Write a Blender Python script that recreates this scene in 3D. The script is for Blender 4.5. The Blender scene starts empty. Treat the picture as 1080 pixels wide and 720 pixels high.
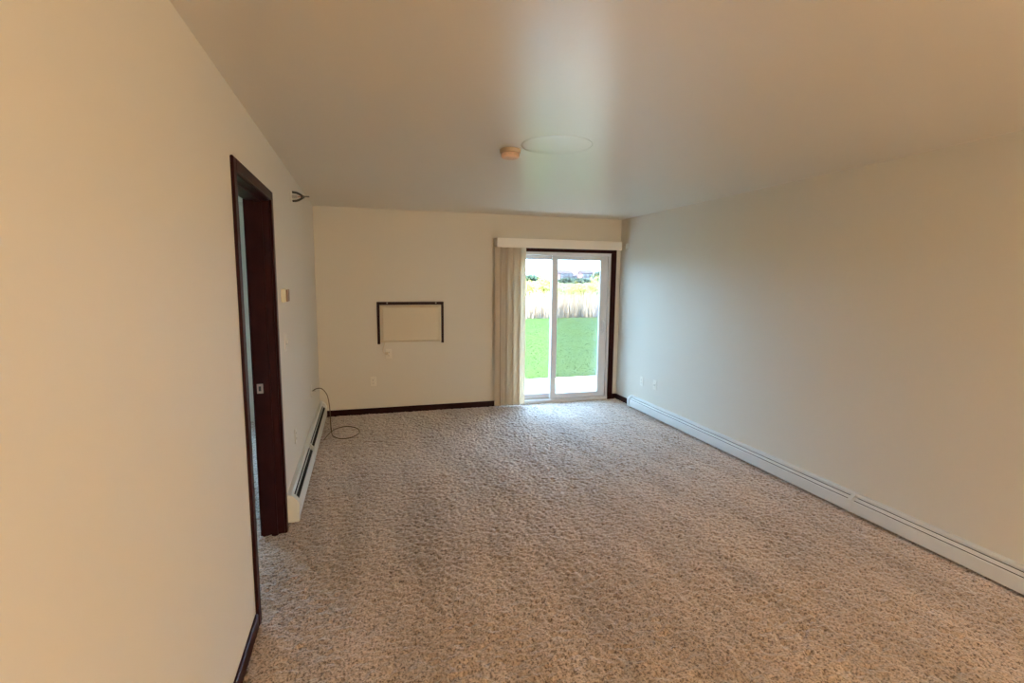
import bpy, bmesh, math, random
import numpy as np
from mathutils import Vector, Matrix

random.seed(7)
rng = np.random.default_rng(7)
scene = bpy.context.scene
C = scene.collection

# ------------------------------------------------------------------ camera
F_PX, YAW, PITCH, ROLL = 531.2, 0.28664, 0.12248, 0.00903
CAM = Vector((0.5247, 0.0, 1.6355))
cam_data = bpy.data.cameras.new('camera')
cam_data.sensor_fit = 'HORIZONTAL'
cam_data.sensor_width = 36.0
cam_data.lens = 36.0 * F_PX / 1080.0
cam_data.clip_start = 0.02
cam_data.clip_end = 2000
cam = bpy.data.objects.new('camera', cam_data)
C.objects.link(cam)
fw = Vector((math.sin(YAW) * math.cos(PITCH), math.cos(YAW) * math.cos(PITCH), -math.sin(PITCH)))
rt = Vector((math.cos(YAW), -math.sin(YAW), 0))
up = rt.cross(fw)
r2 = math.cos(ROLL) * rt + math.sin(ROLL) * up
u2 = -math.sin(ROLL) * rt + math.cos(ROLL) * up
cam.matrix_world = Matrix(((r2.x, u2.x, -fw.x, CAM.x), (r2.y, u2.y, -fw.y, CAM.y),
                           (r2.z, u2.z, -fw.z, CAM.z), (0, 0, 0, 1)))
scene.camera = cam

# ------------------------------------------------------------------ sky, exposure
world = bpy.data.worlds.new('sky')
scene.world = world
world.use_nodes = True
wn = world.node_tree.nodes['Background']
wn.inputs['Color'].default_value = (0.43, 0.68, 1.0, 1)
wn.inputs['Strength'].default_value = 27.5
LAMP_WATTS = 320.0
sun_data = bpy.data.lights.new('sun', 'SUN')
sun_data.energy = 135.0
sun_data.angle = math.radians(0.6)
sun_data.color = (1.0, 0.96, 0.86)
sun = bpy.data.objects.new('sun', sun_data); C.objects.link(sun)
sun.rotation_euler = Vector((0.74, 0.08, -0.66)).to_track_quat('-Z', 'Y').to_euler()   # from the left, along the facade
scene.view_settings.view_transform = 'Standard'
scene.view_settings.look = 'None'
scene.view_settings.exposure = 0.0
scene.view_settings.gamma = 1.0
scene.view_settings.use_curve_mapping = False
scene.cycles.diffuse_bounces = 8
scene.cycles.max_bounces = 16

# ------------------------------------------------------------------ room size (m)
H = 2.44          # ceiling height
W = 3.8775        # inner width, left wall at x=0
D = 6.213         # inside face of the back wall
Y0 = -4.6         # wall behind the camera
T = 0.15          # wall thickness

# ------------------------------------------------------------------ materials
MATS = {}
def mat(name, color, rough=0.6, spec=0.5, metal=0.0, bump=None, vary=None, translucent=0.0, sheen=0.0):
    """bump=(scale, strength, distance); vary=(scale, other colour, contrast)"""
    if name in MATS:
        return MATS[name]
    m = bpy.data.materials.new(name)
    m.use_nodes = True
    nt = m.node_tree
    b = nt.nodes['Principled BSDF']
    b.inputs['Base Color'].default_value = (*color, 1)
    b.inputs['Roughness'].default_value = rough
    b.inputs['Specular IOR Level'].default_value = spec
    b.inputs['Metallic'].default_value = metal
    if sheen:
        b.inputs['Sheen Weight'].default_value = sheen
        b.inputs['Sheen Roughness'].default_value = 0.5
    co = nt.nodes.new('ShaderNodeTexCoord')
    if vary:
        n = nt.nodes.new('ShaderNodeTexNoise')
        n.inputs['Scale'].default_value = vary[0]
        n.inputs['Detail'].default_value = 4
        nt.links.new(co.outputs['Object'], n.inputs['Vector'])
        r = nt.nodes.new('ShaderNodeValToRGB')
        k = vary[2]
        r.color_ramp.elements[0].position = 0.5 - k
        r.color_ramp.elements[1].position = 0.5 + k
        r.color_ramp.elements[0].color = (*color, 1)
        r.color_ramp.elements[1].color = (*vary[1], 1)
        nt.links.new(n.outputs['Fac'], r.inputs['Fac'])
        nt.links.new(r.outputs['Color'], b.inputs['Base Color'])
    if bump:
        n = nt.nodes.new('ShaderNodeTexNoise')
        n.inputs['Scale'].default_value = bump[0]
        n.inputs['Detail'].default_value = 3
        nt.links.new(co.outputs['Object'], n.inputs['Vector'])
        bp = nt.nodes.new('ShaderNodeBump')
        bp.inputs['Strength'].default_value = bump[1]
        bp.inputs['Distance'].default_value = bump[2]
        nt.links.new(n.outputs['Fac'], bp.inputs['Height'])
        nt.links.new(bp.outputs['Normal'], b.inputs['Normal'])
    if translucent:
        t = nt.nodes.new('ShaderNodeBsdfTranslucent')
        t.inputs['Color'].default_value = (*color, 1)
        mx = nt.nodes.new('ShaderNodeMixShader')
        mx.inputs[0].default_value = translucent
        nt.links.new(b.outputs[0], mx.inputs[1])
        nt.links.new(t.outputs[0], mx.inputs[2])
        nt.links.new(mx.outputs[0], nt.nodes['Material Output'].inputs['Surface'])
    MATS[name] = m
    return m

M_WALL = mat('cream_wall_paint', (0.70, 0.66, 0.57), 0.55, 0.35, bump=(260, 0.10, 0.002))
M_CEIL = mat('ceiling_paint', (0.68, 0.63, 0.54), 0.33, 1.0, bump=(90, 0.12, 0.003))
M_CEIL.node_tree.nodes['Principled BSDF'].inputs['IOR'].default_value = 1.65
M_MAHOG = mat('dark_mahogany_stain', (0.018, 0.0020, 0.0030), 0.40, 0.15, bump=(60, 0.05, 0.001),
              vary=(14, (0.030, 0.006, 0.006), 0.25))
M_VINYL = mat('white_vinyl', (0.74, 0.76, 0.80), 0.40, 0.5)
M_HEAT = mat('heater_enamel', (0.70, 0.72, 0.70), 0.38, 0.5)
M_FIN = mat('heater_dark_fins', (0.012, 0.011, 0.010), 0.6, 0.2)
M_PLATE = mat('outlet_plastic', (0.78, 0.74, 0.64), 0.4, 0.5)
M_SLOT = mat('socket_slots', (0.05, 0.045, 0.04), 0.6)
M_METAL = mat('brushed_metal', (0.55, 0.52, 0.48), 0.35, 0.5, metal=1.0)
M_BRASS = mat('strike_brass', (0.62, 0.50, 0.40), 0.35, 0.5, metal=1.0)
M_DARKMETAL = mat('dark_bronze_metal', (0.05, 0.045, 0.035), 0.5, 0.4)
M_VANE = mat('cream_blind_vinyl', (0.80, 0.72, 0.60), 0.45, 0.4, translucent=0.38)
M_VALANCE = mat('cream_valance_vinyl', (0.84, 0.78, 0.68), 0.5, 0.4)
M_AC = mat('beige_cover_enamel', (0.66, 0.58, 0.43), 0.45, 0.4)
M_SMOKE = mat('warm_lit_beige_plastic', (0.62, 0.44, 0.33), 0.5, 0.4)
M_SMOKE2 = mat('warm_lit_plastic_base', (0.50, 0.40, 0.28), 0.5, 0.4)
M_THERMO = mat('thermostat_beige', (0.74, 0.72, 0.58), 0.45)
M_THERMO2 = mat('thermostat_brown_face', (0.26, 0.15, 0.08), 0.5)
M_CABLE = mat('brown_cable_sheath', (0.13, 0.09, 0.04), 0.45, 0.5)
M_CLIP = mat('clear_white_plastic', (0.80, 0.82, 0.78), 0.3)
M_CONC = mat('pale_concrete', (0.52, 0.52, 0.52), 0.85, 0.2, bump=(40, 0.2, 0.004), vary=(3, (0.60, 0.60, 0.60), 0.3))
M_LAWN = mat('lawn_ground', (0.0145, 0.0275, 0.0112), 0.9, 0.0, vary=(0.5, (0.0195, 0.0325, 0.0112), 0.25))
M_BLADE = mat('grass_blades', (0.0155, 0.0305, 0.0122), 0.9, 0.0, vary=(0.5, (0.020, 0.035, 0.0122), 0.25), translucent=0.4)
M_FIELD = mat('far_field_grass', (0.040, 0.055, 0.032), 0.9, 0.0, vary=(0.05, (0.055, 0.06, 0.034), 0.25))
M_REED = mat('dry_reeds', (0.21, 0.155, 0.115), 0.9, 0.0, vary=(1.5, (0.18, 0.165, 0.135), 0.25), translucent=0.45)
M_LEAF_Y = mat('yellow_green_leaves', (0.22, 0.20, 0.055), 0.7, 0.0, translucent=0.45, vary=(3, (0.17, 0.17, 0.06), 0.2))
M_LEAF_G = mat('pale_green_leaves', (0.13, 0.15, 0.075), 0.7, 0.0, translucent=0.45, vary=(3, (0.16, 0.16, 0.09), 0.2))
M_LEAF_F = mat('distant_tree_leaves', (0.035, 0.055, 0.042), 0.8, 0.0, translucent=0.4)
M_BARK = mat('brown_bark', (0.16, 0.11, 0.07), 0.9, 0.1, bump=(20, 0.4, 0.01))
M_HOUSE = mat('pinkish_siding', (0.060, 0.038, 0.042), 0.8, 0.2)
M_HOUSE2 = mat('pale_siding', (0.060, 0.055, 0.058), 0.8, 0.2)
M_ROOF = mat('grey_violet_shingles', (0.030, 0.024, 0.032), 0.85, 0.2)
M_WIN = mat('dark_window_glass', (0.04, 0.05, 0.07), 0.1, 0.5)
M_WHITE_TRIM = mat('exterior_white_trim', (0.7, 0.7, 0.7), 0.6)
M_SIDING = mat('exterior_siding', (0.45, 0.42, 0.37), 0.8, 0.2)

def thin_glass(name, reflect_ior=1.45, tint=(0.97, 0.99, 0.98)):
    m = bpy.data.materials.new(name); m.use_nodes = True
    nt = m.node_tree; nt.nodes.remove(nt.nodes['Principled BSDF'])
    tr = nt.nodes.new('ShaderNodeBsdfTransparent'); tr.inputs['Color'].default_value = (*tint, 1)
    gl = nt.nodes.new('ShaderNodeBsdfGlossy'); gl.inputs['Roughness'].default_value = 0.02
    fr = nt.nodes.new('ShaderNodeFresnel')
    # same reflectance on both faces of the pane (no total reflection on leaving it)
    ge = nt.nodes.new('ShaderNodeNewGeometry'); mr = nt.nodes.new('ShaderNodeMapRange')
    mr.inputs['To Min'].default_value = reflect_ior; mr.inputs['To Max'].default_value = 1.0 / reflect_ior
    nt.links.new(ge.outputs['Backfacing'], mr.inputs['Value']); nt.links.new(mr.outputs[0], fr.inputs['IOR'])
    mx = nt.nodes.new('ShaderNodeMixShader')
    nt.links.new(fr.outputs[0], mx.inputs[0]); nt.links.new(tr.outputs[0], mx.inputs[1])
    nt.links.new(gl.outputs[0], mx.inputs[2]); nt.links.new(mx.outputs[0], nt.nodes['Material Output'].inputs['Surface'])
    return m
M_GLASS = thin_glass('clear_door_glass')

def screen_mat():
    m = bpy.data.materials.new('insect_screen_mesh'); m.use_nodes = True
    nt = m.node_tree; nt.nodes.remove(nt.nodes['Principled BSDF'])
    tr = nt.nodes.new('ShaderNodeBsdfTransparent')
    df = nt.nodes.new('ShaderNodeBsdfDiffuse'); df.inputs['Color'].default_value = (0.25, 0.27, 0.30, 1)
    mx = nt.nodes.new('ShaderNodeMixShader'); mx.inputs[0].default_value = 0.26
    nt.links.new(tr.outputs[0], mx.inputs[1]); nt.links.new(df.outputs[0], mx.inputs[2])
    nt.links.new(mx.outputs[0], nt.nodes['Material Output'].inputs['Surface'])
    return m
M_SCREEN = screen_mat()

def emit_mat(name, color, strength):
    m = bpy.data.materials.new(name); m.use_nodes = True
    b = m.node_tree.nodes['Principled BSDF']
    b.inputs['Base Color'].default_value = (*color, 1)
    b.inputs['Emission Color'].default_value = (*color, 1)
    b.inputs['Emission Strength'].default_value = strength
    return m

def carpet_mat():
    m = bpy.data.materials.new('beige_brown_carpet'); m.use_nodes = True
    nt = m.node_tree; b = nt.nodes['Principled BSDF']
    b.inputs['Roughness'].default_value = 0.75
    b.inputs['Specular IOR Level'].default_value = 0.4
    b.inputs['Sheen Weight'].default_value = 1.0
    b.inputs['Sheen Roughness'].default_value = 0.4
    co = nt.nodes.new('ShaderNodeTexCoord')
    # flecked yarn; the darkest tone paints in shaded gaps between tufts
    n1 = nt.nodes.new('ShaderNodeTexNoise'); n1.inputs['Scale'].default_value = 95; n1.inputs['Detail'].default_value = 3
    n1.inputs['Roughness'].default_value = 0.65
    r1 = nt.nodes.new('ShaderNodeValToRGB')
    e = r1.color_ramp.elements
    e[0].position = 0.37; e[0].color = (0.125, 0.086, 0.065, 1)
    e[1].position = 0.62; e[1].color = (0.61, 0.475, 0.375, 1)
    mid = e.new(0.475); mid.color = (0.41, 0.315, 0.243, 1)
    # pile lay: broad vacuum strokes running down the room, their sheen painted as tone
    mp = nt.nodes.new('ShaderNodeMapping'); mp.inputs['Scale'].default_value = (2.6, 0.55, 1); mp.inputs['Rotation'].default_value = (0, 0, 0.3)
    n2 = nt.nodes.new('ShaderNodeTexNoise'); n2.inputs['Scale'].default_value = 1.5; n2.inputs['Detail'].default_value = 3
    r2_ = nt.nodes.new('ShaderNodeMapRange')
    r2_.inputs['From Min'].default_value = 0.35; r2_.inputs['From Max'].default_value = 0.65
    r2_.inputs['To Min'].default_value = 0.82; r2_.inputs['To Max'].default_value = 1.16
    mu = nt.nodes.new('ShaderNodeMix'); mu.data_type = 'RGBA'; mu.blend_type = 'MULTIPLY'; mu.inputs[0].default_value = 1
    L = nt.links.new
    L(co.outputs['Object'], n1.inputs['Vector']); L(n1.outputs['Fac'], r1.inputs['Fac'])
    L(co.outputs['Object'], mp.inputs['Vector']); L(mp.outputs[0], n2.inputs['Vector'])
    L(n2.outputs['Fac'], r2_.inputs['Value'])
    L(r1.outputs['Color'], mu.inputs[6]); L(r2_.outputs[0], mu.inputs[7])
    L(mu.outputs[2], b.inputs['Base Color'])
    n3 = nt.nodes.new('ShaderNodeTexNoise'); n3.inputs['Scale'].default_value = 160; n3.inputs['Detail'].default_value = 2
    bp = nt.nodes.new('ShaderNodeBump'); bp.inputs['Strength'].default_value = 0.5; bp.inputs['Distance'].default_value = 0.004
    L(co.outputs['Object'], n3.inputs['Vector']); L(n3.outputs['Fac'], bp.inputs['Height']); L(bp.outputs['Normal'], b.inputs['Normal'])
    return m
M_CARPET = carpet_mat()

# ------------------------------------------------------------------ helpers
def obj(name, bm, material, parent=None, smooth=False):
    me = bpy.data.meshes.new(name)
    bmesh.ops.recalc_face_normals(bm, faces=bm.faces[:])
    bm.to_mesh(me); bm.free()
    if material: me.materials.append(material)
    if smooth:
        for p in me.polygons: p.use_smooth = True
    o = bpy.data.objects.new(name, me); C.objects.link(o)
    if parent:
        o.parent = parent
        o.matrix_parent_inverse = Matrix.Translation(-parent.location) if False else Matrix.Identity(4)
    return o

def tag(o, label=None, cat=None, group=None, kind=None):
    if label: o['label'] = label
    if cat: o['category'] = cat
    if group: o['group'] = group
    if kind: o['kind'] = kind
    return o

def thing(name, label, cat, loc, group=None, kind=None):
    o = bpy.data.objects.new(name, None); C.objects.link(o)
    o.location = loc; o.empty_display_size = 0.1
    return tag(o, label, cat, group, kind)

def box(bm, x0, x1, y0, y1, z0, z1, bevel=0.0, seg=2):
    r = bmesh.ops.create_cube(bm, size=1.0)
    vs = r['verts']
    for v in vs:
        v.co = Vector((x0 + (v.co.x + .5) * (x1 - x0), y0 + (v.co.y + .5) * (y1 - y0), z0 + (v.co.z + .5) * (z1 - z0)))
    if bevel:
        es = list({e for v in vs for e in v.link_edges})
        bmesh.ops.bevel(bm, geom=es, offset=bevel, segments=seg, affect='EDGES', profile=0.5)
    return bm

def B(*a, **k):
    return box(bmesh.new(), *a, **k)

def prism(bm, prof, axis, a0, a1, flip=1):
    """extrude closed 2-D profile [(d,z)] along world y from a0 to a1; x = d"""
    n = len(prof)
    A = [bm.verts.new((d, a0, z)) for d, z in prof]
    Bv = [bm.verts.new((d, a1, z)) for d, z in prof]
    for i in range(n):
        j = (i + 1) % n
        bm.faces.new((A[i], A[j], Bv[j], Bv[i]))
    bm.faces.new(A); bm.faces.new(Bv[::-1])
    return bm

def lathe(bm, prof, seg=32, mat4=None):
    """prof [(r,z)] spun about z"""
    rings = []
    for r, z in prof:
        if r < 1e-6:
            rings.append([bm.verts.new((0, 0, z))])
        else:
            rings.append([bm.verts.new((r * math.cos(2 * math.pi * i / seg), r * math.sin(2 * math.pi * i / seg), z)) for i in range(seg)])
    for a, b in zip(rings, rings[1:]):
        for i in range(seg):
            j = (i + 1) % seg
            if len(a) == 1 and len(b) == 1: continue
            if len(a) == 1: bm.faces.new((a[0], b[j], b[i]))
            elif len(b) == 1: bm.faces.new((a[i], a[j], b[0]))
            else: bm.faces.new((a[i], a[j], b[j], b[i]))
    if mat4:
        bmesh.ops.transform(bm, matrix=mat4, verts=bm.verts[:])
    return bm

def tube(bm, pts, r, seg=8):
    pts = [Vector(p) for p in pts]
    rings = []
    prev = None
    for i, p in enumerate(pts):
        t = (pts[min(i + 1, len(pts) - 1)] - pts[max(i - 1, 0)]).normalized()
        n = prev if prev else (Vector((0, 0, 1)) if abs(t.z) < .9 else Vector((1, 0, 0)))
        n = (n - t * n.dot(t)).normalized(); prev = n
        b = t.cross(n)
        rr = r[i] if isinstance(r, (list, tuple)) else r
        rings.append([bm.verts.new(p + rr * (math.cos(2 * math.pi * k / seg) * n + math.sin(2 * math.pi * k / seg) * b)) for k in range(seg)])
    for a, b in zip(rings, rings[1:]):
        for k in range(seg):
            bm.faces.new((a[k], a[(k + 1) % seg], b[(k + 1) % seg], b[k]))
    bm.faces.new(rings[0][::-1]); bm.faces.new(rings[-1])
    return bm

def spline(P, n=12):
    P = [Vector(p) for p in P]
    Q = [2 * P[0] - P[1]] + P + [2 * P[-1] - P[-2]]
    out = []
    for i in range(1, len(Q) - 2):
        for k in range(n):
            t = k / n
            a, b, c, d = Q[i - 1], Q[i], Q[i + 1], Q[i + 2]
            out.append(.5 * ((2 * b) + (c - a) * t + (2 * a - 5 * b + 4 * c - d) * t * t + (3 * b - a - 3 * c + d) * t ** 3))
    out.append(P[-1])
    return out

# ------------------------------------------------------------------ the setting
# patio door opening and left doorway
PX0, PX1, PZ = 2.180, 3.742, 1.998         # rough opening in the back wall
DY0, DY1, DZ = 2.500, 3.352, 2.085         # clear opening in the left wall
BX = -3.3                                   # far side of the adjoining room
BY0 = 0.9

fl = tag(obj('floor', B(BX - T, W + T, Y0 - T, D + T, -0.25, -0.012), M_CARPET), kind='structure',
         label='beige brown carpeted floor')

def carpet():
    dx = 0.0085
    xs = np.arange(-1.0, W + 1e-6, dx)
    ys = [0.9]
    while ys[-1] < D:
        y = ys[-1]
        ys.append(y + (0.0075 if y < 3.0 else 0.0075 + 0.0025 * (y - 3.0)))
    ys = np.array(ys); ys[-1] = D
    X, Y = np.meshgrid(xs, ys)
    def vnoise(cell, sx=1.0):
        gx = (X + 1.5) / (cell * sx) + 3.7; gy = Y / cell + 1.3
        ix = np.floor(gx).astype(int); iy = np.floor(gy).astype(int)
        fx = gx - ix; fy = gy - iy
        fx = fx * fx * (3 - 2 * fx); fy = fy * fy * (3 - 2 * fy)
        tab = rng.random((iy.max() + 2, ix.max() + 2))
        a = tab[iy, ix]; b = tab[iy, ix + 1]; c = tab[iy + 1, ix]; d = tab[iy + 1, ix + 1]
        return (a * (1 - fx) + b * fx) * (1 - fy) + (c * (1 - fx) + d * fx) * fy
    Z = 0.006 * vnoise(0.020) + 0.010 * vnoise(0.0125) + 0.004 * vnoise(0.07)
    Z = Z - 0.012 * np.clip(vnoise(0.014) - 0.62, 0, 1) / 0.38 - 0.010
    ny, nx = X.shape
    co = np.stack([X, Y, Z], -1).reshape(-1, 3).astype(np.float32)
    # fold the border down so that the pile is a closed skin over the floor slab
    me = bpy.data.meshes.new('carpet_pile')
    me.vertices.add(nx * ny); me.vertices.foreach_set('co', co.ravel())
    i = np.arange((ny - 1) * (nx - 1)); r = i // (nx - 1); c = i % (nx - 1)
    v0 = r * nx + c
    quads = np.stack([v0, v0 + 1, v0 + nx + 1, v0 + nx], -1).astype(np.int32)
    me.loops.add(quads.size); me.loops.foreach_set('vertex_index', quads.ravel())
    me.polygons.add(len(quads))
    me.polygons.foreach_set('loop_start', (np.arange(len(quads)) * 4).astype(np.int32))
    me.polygons.foreach_set('loop_total', np.full(len(quads), 4, np.int32))
    me.update(); me.validate()
    me.polygons.foreach_set('use_smooth', np.ones(len(quads), bool))
    me.materials.append(M_CARPET)
    o = bpy.data.objects.new('carpet_pile', me); C.objects.link(o); o.parent = fl
    o['kind'] = 'stuff'
carpet()

# ceiling and walls
tag(obj('ceiling', B(BX - T, W + T, Y0 - T, D + T, H, H + 0.2), M_CEIL), kind='structure')

bm = bmesh.new()                                  # back wall with the patio opening
box(bm, -T, PX0, D, D + T, -0.012, H); box(bm, PX0, PX1, D, D + T, PZ, H); box(bm, PX1, W + T, D, D + T, -0.012, H)
tag(obj('wall_back', bm, M_WALL), kind='structure', label='cream back wall around the patio door')
tag(obj('wall_right', B(W, W + T, Y0 - T, D, -0.012, H), M_WALL), kind='structure', label='long plain cream wall on the right')
bm = bmesh.new()                                  # left wall with the doorway
box(bm, -0.115, 0, Y0, DY0 - 0.018, -0.012, H); box(bm, -0.115, 0, DY0 - 0.018, DY1 + 0.018, DZ + 0.018, H)
box(bm, -0.115, 0, DY1 + 0.018, D, -0.012, H)
tag(obj('wall_left', bm, M_WALL), kind='structure', label='cream wall on the left with a doorway')
tag(obj('wall_front', B(BX - T, W, Y0 - T, Y0, -0.012, H), M_WALL), kind='structure', label='cream wall behind the viewer')
# adjoining room
tag(obj('wall_side_room_left', B(BX - T, BX, Y0, D, -0.012, H), M_WALL), kind='structure', label='cream wall of the room next door')
tag(obj('wall_side_room_front', B(BX, -0.115, BY0 - 0.1, BY0, -0.012, H), M_WALL), kind='structure', label='cream near wall of the room next door')
WX0, WX1, WZ0, WZ1 = -2.6, -0.9, 0.75, 2.05
bm = bmesh.new()
box(bm, BX - T, WX0, D, D + T, -0.012, H); box(bm, WX0, WX1, D, D + T, -0.012, WZ0)
box(bm, WX0, WX1, D, D + T, WZ1, H); box(bm, WX1, -T, D, D + T, -0.012, H)
tag(obj('wall_side_room_back', bm, M_WALL), kind='structure', label='cream window wall of the room next door')
w1 = thing('window_1', 'white framed window of the room next door', None, (0, 0, 0), kind='structure')
bm = bmesh.new()
for a in ((WX0, WX1, D + .03, D + .11, WZ0, WZ0 + .05), (WX0, WX1, D + .03, D + .11, WZ1 - .05, WZ1),
          (WX0, WX0 + .05, D + .03, D + .11, WZ0 + .05, WZ1 - .05), (WX1 - .05, WX1, D + .03, D + .11, WZ0 + .05, WZ1 - .05),
          ((WX0 + WX1) / 2 - .025, (WX0 + WX1) / 2 + .025, D + .03, D + .11, WZ0 + .05, WZ1 - .05)):
    box(bm, *a)
obj('window_frame', bm, M_VINYL, w1)
mx = (WX0 + WX1) / 2
for a, b in ((WX0 + .05, mx - .025), (mx + .025, WX1 - .05)):
    obj('pane', B(a, b, D + .066, D + .072, WZ0 + .05, WZ1 - .05), M_GLASS, w1)

# baseboards (dark stain)
tag(obj('baseboard_back', B(0.0, 2.134, D - 0.013, D, -0.008, 0.070, bevel=0.003, seg=1), M_MAHOG), kind='structure',
    label='dark mahogany baseboard below the wall sleeve')
tag(obj('baseboard_back_corner', B(3.812, W - 0.013, D - 0.013, D, -0.008, 0.070, bevel=0.003, seg=1), M_MAHOG), kind='structure',
    label='tiny dark baseboard piece right of the patio door')
tag(obj('baseboard_right', B(W - 0.013, W, 5.765, D, -0.008, 0.070, bevel=0.003, seg=1), M_MAHOG), kind='structure',
    label='short dark baseboard between patio door and right heater')
tag(obj('baseboard_left', B(0, 0.013, Y0, DY0 - 0.066, -0.008, 0.070, bevel=0.003, seg=1), M_MAHOG), kind='structure',
    label='dark baseboard on the left wall before the doorway')

# dark casing round the patio door
t1 = thing('trim_1', 'dark mahogany casing around the patio door', None, (0, 0, 0), kind='structure')
obj('head_casing', B(2.136, 3.812, D - 0.018, D, 1.992, 2.060, bevel=0.004, seg=1), M_MAHOG, t1)
obj('side_casing', B(3.738, 3.812, D - 0.018, D, -0.008, 1.992, bevel=0.004, seg=1), M_MAHOG, t1)
obj('side_casing', B(2.136, 2.186, D - 0.018, D, -0.008, 1.992, bevel=0.004, seg=1), M_MAHOG, t1)

# sliding patio door
d1 = thing('door_1', 'white vinyl sliding glass patio door', None, (0, 0, 0), kind='structure')
fy0, fy1 = D + 0.005, D + 0.13
obj('frame_head', B(PX0, PX1, fy0, fy1, PZ - 0.045, PZ, bevel=.003, seg=1), M_VINYL, d1)
obj('frame_jamb', B(PX0, PX0 + 0.035, fy0, fy1, 0.0, PZ - 0.045, bevel=.003, seg=1), M_VINYL, d1)
obj('frame_jamb', B(PX1 - 0.035, PX1, fy0, fy1, 0.0, PZ - 0.045, bevel=.003, seg=1), M_VINYL, d1)
sill = obj('sill', B(PX0, PX1, D - 0.006, fy1 + 0.03, -0.012, 0.038, bevel=.004, seg=1), M_VINYL, d1)
obj('track', B(PX0 + .035, PX1 - .035, D + 0.066, D + 0.072, 0.038, 0.052), M_METAL, sill)
def sash(x0, x1, y0, y1, st_l, st_r, name):
    z0, z1 = 0.040, PZ - 0.047
    bm = bmesh.new()
    box(bm, x0, x0 + st_l, y0, y1, z0, z1, bevel=.004, seg=1); box(bm, x1 - st_r, x1, y0, y1, z0, z1, bevel=.004, seg=1)
    box(bm, x0 + st_l, x1 - st_r, y0, y1, z0, z0 + 0.070, bevel=.004, seg=1)
    box(bm, x0 + st_l, x1 - st_r, y0, y1, z1 - 0.055, z1, bevel=.004, seg=1)
    s = obj(name, bm, M_VINYL, d1)
    obj('pane', B(x0 + st_l - .003, x1 - st_r + .003, (y0 + y1) / 2 - .003, (y0 + y1) / 2 + .003, z0 + .067, z1 - .052), M_GLASS, s)
    return s
XM = 2.950
sash(PX0 + 0.036, XM + 0.040, D + 0.076, D + 0.116, 0.07, 0.075, 'fixed_panel')
sl = sash(XM - 0.045, PX1 - 0.036, D + 0.026, D + 0.064, 0.08, 0.105, 'sliding_panel')
bm = bmesh.new()                                   # pull handle on the right stile
hx = PX1 - 0.036 - 0.055
box(bm, hx - .016, hx + .016, D + .018, D + .026, 0.90, 1.12, bevel=.003, seg=1)
tube(bm, spline([(hx, D + .020, 0.93), (hx, D - .012, 0.95), (hx, D - .018, 1.01), (hx, D - .012, 1.07), (hx, D + .020, 1.09)], 6), .008)
obj('handle', bm, M_VINYL, sl, smooth=False)
sc = obj('screen_frame', B(XM + .01, XM + .05, D + .120, D + .132, .05, PZ - .05), M_VINYL, d1)
obj('insect_screen', B(XM + .05, PX1 - .05, D + .126, D + .127, .05, PZ - .05), M_SCREEN, sc)

# left doorway: jambs, casings, strike plate
d2 = thing('door_2', 'dark mahogany doorway in the left wall', None, (0, 0, 0), kind='structure')
for y0, y1 in ((DY1, DY1 + .018), (DY0 - .018, DY0)):
    obj('jamb', B(-0.128, 0.0, y0, y1, -0.008, DZ + .018), M_MAHOG, d2)
obj('head_jamb', B(-0.128, 0.0, DY0, DY1, DZ, DZ + .018), M_MAHOG, d2)
obj('door_stop', B(-0.075, -0.040, DY1 - .011, DY1, -0.008, DZ - .011), M_MAHOG, d2)
obj('door_stop', B(-0.075, -0.040, DY0, DY0 + .011, -0.008, DZ - .011), M_MAHOG, d2)
obj('door_stop', B(-0.075, -0.040, DY0, DY1, DZ - .011, DZ), M_MAHOG, d2)
for xa, xb in ((0.0, 0.014), (-0.142, -0.128)):
    obj('side_casing', B(xa, xb, DY1 + .004, DY1 + .061, -0.008, DZ + .061, bevel=.004, seg=1), M_MAHOG, d2)
    obj('side_casing', B(xa, xb, DY0 - .061, DY0 - .004, -0.008, DZ + .061, bevel=.004, seg=1), M_MAHOG, d2)
    obj('head_casing', B(xa, xb, DY0 - .004, DY1 + .004, DZ + .004, DZ + .061, bevel=.004, seg=1), M_MAHOG, d2)
sp = obj('strike_plate', B(-0.118, -0.082, DY1 - .003, DY1, 0.925, 0.985, bevel=.001, seg=1), M_BRASS, d2)
obj('latch_hole', B(-0.108, -0.094, DY1 - .0035, DY1 - .0025, 0.940, 0.970), M_SLOT, sp)
tag(sp, label='small brass strike plate')

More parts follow.
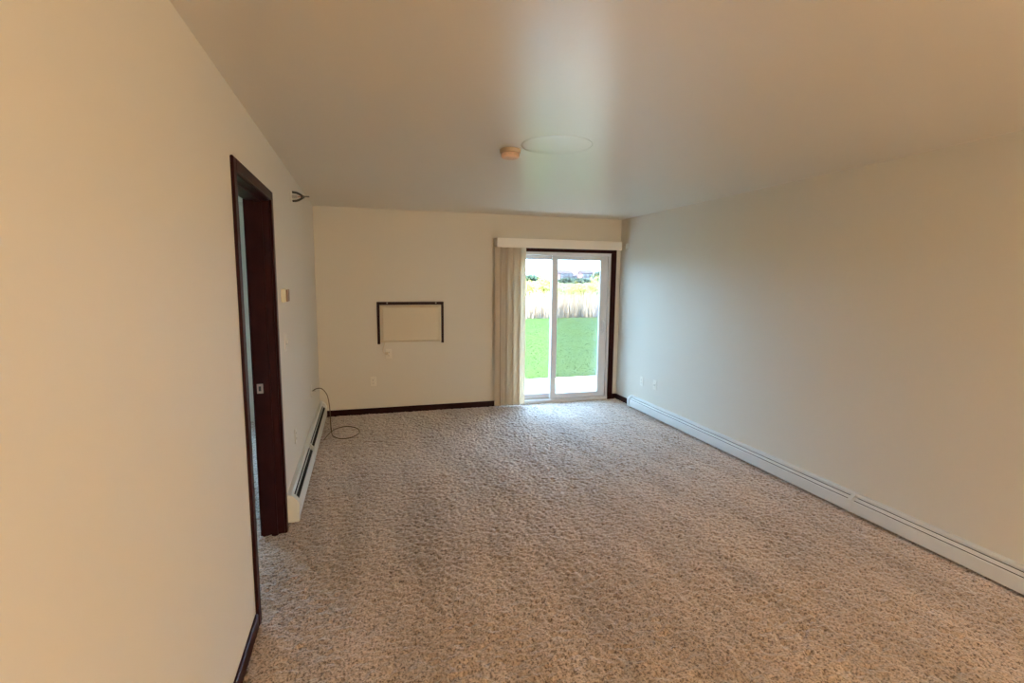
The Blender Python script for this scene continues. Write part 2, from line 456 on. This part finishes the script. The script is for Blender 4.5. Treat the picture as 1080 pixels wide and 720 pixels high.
# outdoors
tag(obj('patio_slab', B(1.4, 6.2, D + T + .03, 7.97, -0.20, -0.035, bevel=.01, seg=1), M_CONC), kind='structure',
    label='pale concrete patio slab outside the glass door')
shade_slab = tag(obj('added_shade_slab', B(1.4, 6.2, D + T, 7.97, 2.64, 2.82, bevel=.01, seg=1), M_CONC), kind='structure',  # unseen overhang, added to cut the high skylight near the door
          label='unseen concrete overhang added above the patio for shade')
tag(obj('wall_upper_storey', B(BX - T, 8.0, Y0 - T, D + T, 2.64, 5.3), M_SIDING), kind='structure', label='upper storey of the building')
tag(obj('wall_added_shade', B(1.30, 1.40, D + T, 7.97, -0.2, 1.85), M_SIDING), kind='structure',  # unseen wall, added to keep skylight off the right wall
    label='unseen low wall added left of the patio for shade')
def ground():
    bm = bmesh.new()
    xs = [-60, -30, -15, -5, 0, 5, 10, 20, 40, 80, 160]
    ysv = [D + T, 10, 14, 18, 21.5]
    def grid(xs, ys, zf):
        bm = bmesh.new()
        g = [[bm.verts.new((x, y, zf(x, y))) for x in xs] for y in ys]
        for j in range(len(ys) - 1):
            for i in range(len(xs) - 1):
                bm.faces.new((g[j][i], g[j][i + 1], g[j + 1][i + 1], g[j + 1][i]))
        return bm
    bm.free()
    l = tag(obj('lawn', grid(xs, ysv, lambda x, y: -0.09), M_LAWN), kind='structure', label='mown green lawn beyond the patio')
    bmf = grid([-400, -200, -100, -40, 0, 40, 100, 200, 400, 700], [21.5, 40, 80, 140, 220, 300, 420, 700],
               lambda x, y: -0.09 + max(0, (y - 60)) * 0.0035)
    tag(obj('field', bmf, M_FIELD), kind='structure', label='distant rough green field')
    return l
lawn = ground()

# ------------------------------------------------------------------ baseboard heaters
def heater(name, label, side, y0, y1, damper_open, joints, k=1.0):
    """side -1: on the left wall (x=0), +1: on the right wall (x=W); k scales the height"""
    X0 = 0.0 if side < 0 else W
    s = 1 if side < 0 else -1
    yc = (y0 + y1) / 2
    root = thing(name, label, 'heater', (X0, yc, 0))
    def P(nm, prof, a0, a1, m, parent=root):
        bm = prism(bmesh.new(), [(s * d, z * k) for d, z in prof], 'y', a0 - yc, a1 - yc)
        return obj(nm, bm, m, parent)
    cw = 0.05
    hgt = 0.182
    P('back_panel', [(0.0, .012), (.006, .012), (.006, hgt - .006), (.0, hgt - .006)], y0 + cw, y1 - cw, M_HEAT)
    P('hood', [(.0, hgt - .006), (.022, hgt - .006), (.030, hgt - .012), (.034, hgt - .024), (.037, hgt - .022), (.034, hgt - .008), (.026, hgt), (.0, hgt)], y0 + cw, y1 - cw, M_HEAT)
    P('heating_element', [(.006, .045), (.060, .045), (.060, .112), (.034, .138), (.006, .138)], y0 + cw, y1 - cw, M_FIN)
    ys = [y0 + cw] + joints + [y1 - cw]
    for a, b in zip(ys, ys[1:]):
        a += .010; b -= .010
        P('front_panel', [(.070, .028), (.074, .024), (.074, .124), (.069, .132), (.066, .130), (.070, .122)], a, b, M_HEAT)
        if damper_open:
            P('damper', [(.0405, .146), (.0455, .1475), (.0470, .140), (.0440, .138)], a, b, M_HEAT)
        else:
            P('damper', [(.0415, .151), (.0435, .154), (.0640, .137), (.0620, .134)], a, b, M_HEAT)
    for j in joints:
        P('joint_cover', [(.0, .02), (.077, .02), (.077, .128), (.070, .138), (.040, .172), (.028, hgt + .003), (.0, hgt + .003)], j - .014, j + .014, M_HEAT)
    cap = [(.0, .010), (.068, .010), (.076, .018), (.078, .120), (.074, .138), (.062, .156), (.046, .172), (.030, hgt + .002), (.0, hgt + .004)]
    for a, b in ((y0, y0 + cw), (y1 - cw, y1)):
        P('end_cap', cap, a, b, M_HEAT)
    return root
hl = heater('baseboard_heater', 'white baseboard heater with dark open slots along the left wall', -1, 3.475, 6.17, True, [4.62], 1.08)
hr = heater('baseboard_heater', 'long pale closed baseboard heater along the right wall', 1, 0.4, 5.765, False, [2.6], 0.80)

# ------------------------------------------------------------------ vertical blind
YB = D - 0.085
vb = thing('vertical_blind', 'cream vertical blind drawn to the left of the patio door', 'blind', (2.3, YB, 0))
ox, oy = -2.3, -YB
vx0, vx1, vz0, vz1 = 2.112, 3.815, 2.028, 2.135
va = obj('valance', B(vx0 + ox, vx1 + ox, D - .150 + oy, D - .143 + oy, vz0, vz1, bevel=.002, seg=1), M_VALANCE, vb)
obj('valance_return', B(vx0 + ox, vx0 + .007 + ox, D - .143 + oy, D + oy, vz0, vz1), M_VALANCE, va)
obj('valance_return', B(vx1 - .007 + ox, vx1 + ox, D - .143 + oy, D + oy, vz0, vz1), M_VALANCE, va)
obj('valance_top', B(vx0 + ox, vx1 + ox, D - .150 + oy, D + oy, vz1, vz1 + .006), M_VALANCE, va)
obj('head_rail', B(vx0 + .03 + ox, vx1 - .03 + ox, -.022, .022, 2.075, 2.110, bevel=.003, seg=1), M_VINYL, vb)
NV = 12
for i in range(NV):
    x = 2.142 + i * 0.0285 + (0.007 * math.sin(i * 2.3 + 1))
    ang = math.radians(58 + 27 * math.sin(i * 2.1)) if i else math.radians(12)
    hw, sag = 0.0445, 0.006
    zt, zb = 2.062, 0.018 + 0.008 * ((i * 5) % 3)
    bm = bmesh.new()
    cols = []
    for k in range(7):
        u = -1 + 2 * k / 6
        lx, ly = hw * u, sag * (1 - u * u)
        wx = math.cos(ang) * lx - math.sin(ang) * ly
        wy = -(math.sin(ang) * lx + math.cos(ang) * ly)
        tw = 0.004 * math.sin(i * 3.1)
        cols.append([(x + ox + wx, wy, zt), (x + ox + wx + tw, wy * .99, 1.0), (x + ox + wx + 2 * tw, wy, zb)])
    th = Vector((math.sin(ang), math.cos(ang), 0)) * 0.0009
    fr = [[bm.verts.new(Vector(p) + th) for p in c] for c in cols]
    bk = [[bm.verts.new(Vector(p) - th) for p in c] for c in cols]
    for a in range(6):
        for q in range(2):
            bm.faces.new((fr[a][q], fr[a][q + 1], fr[a + 1][q + 1], fr[a + 1][q]))
            bm.faces.new((bk[a][q], bk[a + 1][q], bk[a + 1][q + 1], bk[a][q + 1]))
        bm.faces.new((fr[a][0], fr[a + 1][0], bk[a + 1][0], bk[a][0]))
        bm.faces.new((fr[a][2], bk[a][2], bk[a + 1][2], fr[a + 1][2]))
    for a in (0, 6):
        for q in range(2):
            bm.faces.new((fr[a][q], bk[a][q], bk[a][q + 1], fr[a][q + 1]))
    v = obj('vane', bm, M_VANE, vb, smooth=False)
    obj('carrier_clip', B(x + ox - .006, x + ox + .006, -.004, .004, 2.055, 2.080), M_CLIP, v)
bm = tube(bmesh.new(), spline([(2.15 + ox + i * .0285, -.03 + .006 * math.sin(i), 0.035 + .006 * (i % 2)) for i in range(NV)], 3), .0015, 5)
obj('bottom_chain', bm, M_CLIP, vb)

# ------------------------------------------------------------------ wall sleeve cover (air conditioner)
ac = thing('air_conditioner_cover', 'beige wall air conditioner cover with dark trim on three sides', 'wall cover', (1.07, D, 1.1))
def L(bm, o=(1.07, D, 1.1)):
    bmesh.ops.translate(bm, verts=bm.verts[:], vec=Vector((-o[0], -o[1], -o[2]))); return bm
AX0, AX1, AZ0, AZ1 = 0.672, 1.468, 0.850, 1.357
tp = obj('trim_top', L(B(AX0, AX1, D - .022, D, AZ1 - .036, AZ1, bevel=.003, seg=1)), M_MAHOG, ac)
obj('trim_side', L(B(AX0, AX0 + .032, D - .022, D, AZ0, AZ1 - .036, bevel=.003, seg=1)), M_MAHOG, ac)
obj('trim_side', L(B(AX1 - .030, AX1, D - .022, D, AZ0, AZ1 - .036, bevel=.003, seg=1)), M_MAHOG, ac)
for sx in (AX0 + .12, AX1 - .095):
    bm = lathe(bmesh.new(), [(0, 0.003), (.006, .003), (.008, 0), (0, 0)], 12, Matrix.Translation((sx, D - .022, AZ1 - .014)) @ Matrix.Rotation(math.radians(90), 4, 'X'))
    obj('screw', L(bm), M_METAL, tp, smooth=True)
bm = bmesh.new()                                    # cover: flange + chamfered raised face
bx0, bx1, bz0, bz1 = AX0 + .034, AX1 - .032, AZ0 + .022, AZ1 - .038
steps = [(0.0, D), (0.0, D - .030), (.012, D - .036), (.032, D - .050), (.038, D - .052)]
loops = []
for ins, y in steps:
    loops.append([bm.verts.new(c) for c in ((bx0 + ins, y, bz0 + ins * .6), (bx1 - ins, y, bz0 + ins * .6), (bx1 - ins, y, bz1 - ins * .8), (bx0 + ins, y, bz1 - ins * .8))])
for a, b in zip(loops, loops[1:]):
    for i in range(4):
        bm.faces.new((a[i], a[(i + 1) % 4], b[(i + 1) % 4], b[i]))
bm.faces.new(loops[-1]); bm.faces.new(loops[0][::-1])
obj('cover_panel', L(bm), M_AC, ac)
obj('power_cord', L(tube(bmesh.new(), spline([(0.752, D - .02, 0.880), (0.748, D - .03, 0.835), (0.735, D - .034, 0.79), (0.742, D - .036, 0.750), (0.772, D - .034, 0.742)], 8), .005)), M_AC, ac, smooth=True)
obj('plug', L(B(0.760, 0.794, D - .042, D - .008, 0.722, 0.758, bevel=.006)), M_AC, ac)

# ------------------------------------------------------------------ outlets, switch, thermostat
def plate(name, label, cat, loc, rotz, kind, group=None):
    """built facing local -y, wall at local y=0"""
    root = thing(name, label, cat, loc, group); root.rotation_euler = (0, 0, rotz)
    obj('cover_plate', B(-.036, .036, -.006, 0, -.058, .058, bevel=.003), M_PLATE, root)
    if kind == 'outlet':
        for dz in (-.021, .021):
            s = obj('socket', lathe(bmesh.new(), [(0, .002), (.015, .002), (.0165, 0), (0, 0)], 20, Matrix.Translation((0, -.006, dz)) @ Matrix.Rotation(math.radians(90), 4, 'X')), M_PLATE, root)
            for dx in (-.006, .006):
                obj('slot', B(dx - .0012, dx + .0012, -.0086, -.0078, dz - .004, dz + .006), M_SLOT, s)
            obj('ground_hole', B(-.002, .002, -.0086, -.0078, dz - .011, dz - .007), M_SLOT, s)
        obj('screw', B(-.0025, .0025, -.0075, -.0055, -.0025, .0025), M_METAL, root)
    elif kind == 'switch':
        obj('toggle', L(B(-.005, .005, -.018, -.005, -.004, .014, bevel=.002, seg=1), (0, 0, 0)), M_PLATE, root)
        obj('toggle_slot', B(-.007, .007, -.0065, -.0058, -.013, .013), M_SLOT, root)
        for dz in (-.03, .03): obj('screw', B(-.0025, .0025, -.0075, -.0055, dz - .0025, dz + .0025), M_METAL, root)
    elif kind == 'jack':
        obj('coax_jack', lathe(bmesh.new(), [(0, .012), (.0045, .012), (.0045, .003), (.007, .003), (.007, 0), (0, 0)], 16, Matrix.Translation((0, -.006, 0)) @ Matrix.Rotation(math.radians(90), 4, 'X')), M_METAL, root)
        for dz in (-.03, .03): obj('screw', B(-.0025, .0025, -.0075, -.0055, dz - .0025, dz + .0025), M_METAL, root)
    return root
plate('wall_outlet', 'cream outlet just below the wall air conditioner cover', 'outlet', (0.800, D, 0.728), 0, 'outlet', 'wall outlets')
plate('wall_outlet', 'cream outlet low on the back wall above the baseboard', 'outlet', (0.612, D, 0.398), 0, 'outlet', 'wall outlets')
plate('wall_outlet', 'pale outlet on the right wall nearer the patio door', 'outlet', (W, 5.545, 0.372), math.radians(-90), 'outlet', 'wall outlets')
plate('cable_jack', 'pale jack plate on the right wall farther from the patio door', 'wall plate', (W, 5.245, 0.385), math.radians(-90), 'jack')
plate('light_switch', 'cream light switch on the left wall below the thermostat', 'switch', (0, 3.74, 1.19), math.radians(90), 'switch')
plate('wall_outlet', 'cream outlet low on the left wall above the slotted heater', 'outlet', (0, 4.02, 0.445), math.radians(90), 'outlet', 'wall outlets')
plate('cable_jack', 'cream jack plate on the left wall where the loose cable starts', 'wall plate', (0, 5.28, 0.515), math.radians(90), 'jack')

th = thing('thermostat', 'small beige and brown thermostat beside the left doorway', 'thermostat', (0, 3.70, 1.515))
obj('base', B(0, .030, -.055, .055, -.045, .045, bevel=.004), M_THERMO, th)
obj('front_cover', B(.030, .040, -.050, .050, -.040, .040, bevel=.003), M_THERMO2, th)
obj('lever', B(.015, .025, -.020, -.012, .045, .051), M_THERMO, th)

# sidewall sprinkler
sk = thing('fire_sprinkler', 'dark sidewall fire sprinkler near the ceiling on left wall', 'sprinkler', (0, 4.36, 2.262))
RX = Matrix.Rotation(math.radians(90), 4, 'Y')
obj('escutcheon', lathe(bmesh.new(), [(0, .010), (.030, .010), (.040, .006), (.046, 0), (0, 0)], 28, RX), M_PLATE, sk, smooth=True)
obj('body', lathe(bmesh.new(), [(.013, .008), (.013, .030), (.010, .034), (.010, .048), (0, .048)], 16, RX), M_METAL, sk)
for s_ in (-1, 1):
    obj('frame_arm', tube(bmesh.new(), spline([(.012, 0, s_ * .034), (.040, 0, s_ * .031), (.066, 0, s_ * .020), (.090, 0, s_ * .003)], 5), .0085, 8), M_DARKMETAL, sk)
obj('glass_bulb', lathe(bmesh.new(), [(0, .048), (.0025, .052), (.003, .075), (0, .085)], 10, RX), mat('sprinkler_bulb', (0.30, 0.06, 0.03), 0.2), sk)
bm = B(.094, .099, -.020, .020, -.009, .009, bevel=.001, seg=1); box(bm, .094, .136, -.016, .016, .002, .007)
obj('deflector', bm, M_DARKMETAL, sk)

# ------------------------------------------------------------------ ceiling fittings
sd = thing('smoke_detector', 'small round beige smoke detector on the ceiling', 'smoke detector', (1.428, 3.14, H))
obj('mounting_base', lathe(bmesh.new(), [(0, 0), (.064, 0), (.066, -.003), (.064, -.022), (.060, -.025), (0, -.025)], 40), M_SMOKE2, sd, smooth=False)
obj('cover', lathe(bmesh.new(), [(0, -.025), (.052, -.025), (.056, -.028), (.055, -.046), (.050, -.052), (.036, -.055), (0, -.055)], 40), M_SMOKE, sd, smooth=False)
for i in range(10):
    a = i * math.tau / 10
    c, s = math.cos(a), math.sin(a)
    bm = B(-.010, .010, -.0016, .0016, -.003, .003)
    bmesh.ops.transform(bm, matrix=Matrix.Rotation(a + math.pi / 2, 4, 'Z'), verts=bm.verts[:])
    bmesh.ops.translate(bm, vec=(.0555 * c, .0555 * s, -.036), verts=bm.verts[:])
    obj('vent_slot', bm, M_SMOKE2, sd)
cp = thing('ceiling_plate', 'faint shallow round cover plate painted into the ceiling', 'ceiling plate', (1.665, 2.955, H))
obj('disc', lathe(bmesh.new(), [(0, 0), (.215, 0), (.210, -.0008), (.195, -.0022), (.15, -.0034), (0, -.004)], 64), M_CEIL, cp, smooth=True)

# globe pendant of the dining end of the room, behind the viewer
LX, LY, LZ = 3.2, -2.8, 1.25
cl = thing('pendant_lamp', 'warm glass globe pendant lamp in the dining end behind the viewer', 'lamp', (LX, LY, H))
obj('canopy', lathe(bmesh.new(), [(0, 0), (.06, 0), (.062, -.015), (.03, -.03), (0, -.03)], 32), M_METAL, cl)
obj('rod', tube(bmesh.new(), [(0, 0, -.03), (0, 0, LZ - H + .15)], .006), M_METAL, cl)
obj('globe', lathe(bmesh.new(), [(0.15 * math.sin(math.pi * i / 16), LZ - H + 0.15 * math.cos(math.pi * i / 16)) for i in range(17)], 32),
    emit_mat('lit_globe_glass', (1.0, 0.78, 0.54), LAMP_WATTS / (4 * math.pi ** 2 * 0.15 ** 2)), cl, smooth=True)

# small clip at the end of the valance
wb = thing('wall_bracket', 'tiny white bracket on the right wall beside the blind valance', 'bracket', (W, 6.035, 2.085))
obj('bracket_plate', B(-.006, 0, -.030, .030, -.035, .035, bevel=.002, seg=1), M_CLIP, wb)
for dy in (-.020, .020):
    obj('rib', B(-.014, -.006, dy - .004, dy + .004, -.033, .033), M_CLIP, wb)

# ------------------------------------------------------------------ loose cable in the corner
pts = [(0.012, 5.28, 0.515), (0.05, 5.285, 0.535), (0.10, 5.31, 0.525), (0.145, 5.36, 0.44), (0.160, 5.42, 0.28), (0.160, 5.46, 0.13), (0.165, 5.47, 0.03),
       (0.19, 5.36, 0.010), (0.27, 5.265, 0.008), (0.37, 5.285, 0.008), (0.445, 5.43, 0.008), (0.42, 5.60, 0.008), (0.32, 5.70, 0.008), (0.22, 5.66, 0.008), (0.16, 5.53, 0.012),
       (0.13, 5.42, 0.008), (0.105, 5.28, 0.008)]
cb = tag(obj('coaxial_cable', tube(bmesh.new(), spline(pts, 10), 0.0048, 8), M_CABLE, smooth=True),
         'thin brown cable hanging from the left wall and looped on carpet', 'cable')
obj('connector', lathe(bmesh.new(), [(0, 0), (.006, 0), (.006, .012), (.0045, .016), (.0045, .03), (0, .03)], 12,
    Matrix.Translation((0.012, 5.28, 0.515)) @ RX), M_METAL, cb)

# ------------------------------------------------------------------ planting outdoors
def cloud(n, cx, cy, cz, rx, ry, rz, size, shell=0.4):
    """leaf quads filling an ellipsoid"""
    d = rng.normal(size=(n, 3)); d /= np.linalg.norm(d, axis=1)[:, None]
    r = (shell + (1 - shell) * rng.random(n)) * (1 + .18 * np.sin(4 * d[:, 0] + 3 * d[:, 2]))
    c = d * r[:, None] * np.array([rx, ry, rz]) + np.array([cx, cy, cz])
    a = rng.normal(size=(n, 3)); a /= np.linalg.norm(a, axis=1)[:, None]
    b = np.cross(a, rng.normal(size=(n, 3))); b /= np.linalg.norm(b, axis=1)[:, None]
    s = size * (.6 + .8 * rng.random(n))[:, None]
    return np.stack([c - a * s, c + b * s * .5, c + a * s, c - b * s * .5], 1)

def quads_mesh(name, Q, m, parent=None):
    n = len(Q)
    me = bpy.data.meshes.new(name)
    me.vertices.add(n * 4); me.vertices.foreach_set('co', Q.reshape(-1).astype(np.float32))
    me.loops.add(n * 4); me.loops.foreach_set('vertex_index', np.arange(n * 4, dtype=np.int32))
    me.polygons.add(n); me.polygons.foreach_set('loop_start', np.arange(0, n * 4, 4, dtype=np.int32))
    me.polygons.foreach_set('loop_total', np.full(n, 4, np.int32))
    me.update(); me.validate(); me.materials.append(m)
    o = bpy.data.objects.new(name, me); C.objects.link(o)
    if parent: o.parent = parent
    return o

def shrub(name, label, cat, x, y, h, w, leafmat, n=900, group=None, leaf=.07, gz=-.09):
    root = thing(name, label, cat, (x, y, gz), group)
    bm = bmesh.new()
    for k in range(6):
        a = k * math.tau / 6 + .3
        tube(bm, spline([(0.05 * math.cos(a), .05 * math.sin(a), 0), (.12 * w * math.cos(a), .12 * w * math.sin(a), h * .35), (.3 * w * math.cos(a), .3 * w * math.sin(a), h * .8)], 4),
             [.022 * h * (1 - .8 * q / 8) for q in range(9)], 5)
    obj('stems', bm, M_BARK, root)
    quads_mesh('foliage', cloud(n, 0, 0, h * .58, w * .5, w * .5, h * .42, leaf), leafmat, root)
    return root

def at(px, depth_y):
    """ground position seen at image column px for a given distance"""
    d = fw + r2 * (px - 540) / F_PX
    return CAM.x + d.x / d.y * depth_y

SH = 'shrubs behind the lawn'
specs = [  # px, y, height, width, kind, label
    (556, 27.5, 1.75, 1.6, 'Y', 'yellow green shrub at the left edge of the left glass panel'),
    (575, 25.0, 2.15, 1.3, 'Y', 'tallest yellow shrub seen in the left glass panel'),
    (564, 31.0, 1.6, 2.0, 'G', 'low pale shrub behind the yellow ones in the left panel'),
    (593, 28.0, 1.45, 1.9, 'G', 'pale green shrub just right of the door mullion'),
    (608, 25.0, 1.60, 1.5, 'Y', 'yellow shrub in the middle of the right glass panel'),
    (618, 30.5, 1.60, 2.2, 'G', 'pale green shrub right of centre in the right panel'),
    (630, 26.5, 2.00, 1.5, 'Y', 'tall yellow green shrub at the right stile of the door'),
]
for px, y, h, w, k, lab in specs:
    shrub('shrub', lab, 'shrub', at(px, y), y, h, w, M_LEAF_Y if k == 'Y' else M_LEAF_G, group=SH)
def blades(n, x0, x1, y0, y1, z, hmin, hmax, wdt, lean):
    x = x0 + (x1 - x0) * rng.random(n); y = y0 + (y1 - y0) * rng.random(n)
    h = hmin + (hmax - hmin) * rng.random(n); a = rng.random(n) * math.tau
    dx = np.cos(a) * wdt; dy = np.sin(a) * wdt
    lx = rng.normal(size=n) * lean * h; ly = rng.normal(size=n) * lean * h
    o = np.zeros(n) + z
    return np.stack([np.stack([x - dx, y - dy, o], -1), np.stack([x + dx, y + dy, o], -1),
                     np.stack([x + lx + dx * .3, y + ly + dy * .3, o + h], -1), np.stack([x + lx - dx * .3, y + ly - dy * .3, o + h], -1)], 1)
g = quads_mesh('tall_dry_grass', blades(8000, -2, 18, 21.2, 23.2, -.09, .45, 1.2, .014, .10), M_REED)
tag(g, 'band of tall dry tan grass at the edge of the lawn', 'dry grass', kind='stuff')
g = quads_mesh('lawn_grass', blades(60000, -1, 15, 7.98, 21.0, -.09, .004, .010, .012, .8), M_BLADE)
tag(g, 'short mown green lawn grass beyond the patio slab', 'grass', kind='stuff')

# far trees and houses
FT = 'distant trees'
for i, (px, y, h, w) in enumerate([(560, 200, 3.2, 9), (629, 250, 6.0, 8), (597, 190, 1.9, 8), (612, 180, 1.8, 8)]):
    gz = -0.09 + (y - 60) * .0035
    shrub('distant_tree', ['hazy far tree at the left of the left glass panel', 'tallest hazy far tree right of the houses',
          'low hazy far tree below the left house', 'low hazy far tree below the right house'][i],
          'tree', at(px, y), y, h, w, M_LEAF_F, n=500, group=FT, leaf=.7, gz=gz)

def house(px, y, w, d, h, rh, m, label):
    gz = -0.09 + (y - 60) * .0035
    root = thing('house', label, 'house', (at(px, y), y, gz), 'distant houses')
    obj('walls', B(-w / 2, w / 2, 0, d, -.5, h), m, root)
    bm = bmesh.new()
    o = .5
    v = [bm.verts.new(c) for c in ((-w / 2 - o, -o, h), (w / 2 + o, -o, h), (w / 2 + o, d + o, h), (-w / 2 - o, d + o, h), (-w / 2 - o, d / 2, h + rh), (w / 2 + o, d / 2, h + rh))]
    for f in ((0, 1, 5, 4), (2, 3, 4, 5), (0, 4, 3), (1, 2, 5), (0, 3, 2, 1)): bm.faces.new([v[k] for k in f])
    obj('roof', bm, M_ROOF, root)
    for k in range(3):
        xx = -w / 2 + w * (k + .5) / 3
        for zz in (1.0, 3.4):
            if zz + 1.2 < h:
                f = obj('window', B(xx - .65, xx + .65, -.06, 0, zz, zz + 1.3), M_WHITE_TRIM, root)
                obj('pane', B(xx - .55, xx + .55, -.08, -.06, zz + .1, zz + 1.2), M_WIN, f)
house(596, 300, 8.5, 8, 5.0, 2.2, M_HOUSE, 'leftmost pinkish grey house on the far rise')
house(606, 320, 6.5, 8, 3.4, 1.8, M_HOUSE2, 'small pale house between two pinkish houses far away')
house(618, 300, 7.5, 8, 5.4, 2.2, M_HOUSE, 'rightmost pinkish grey house on the far rise')
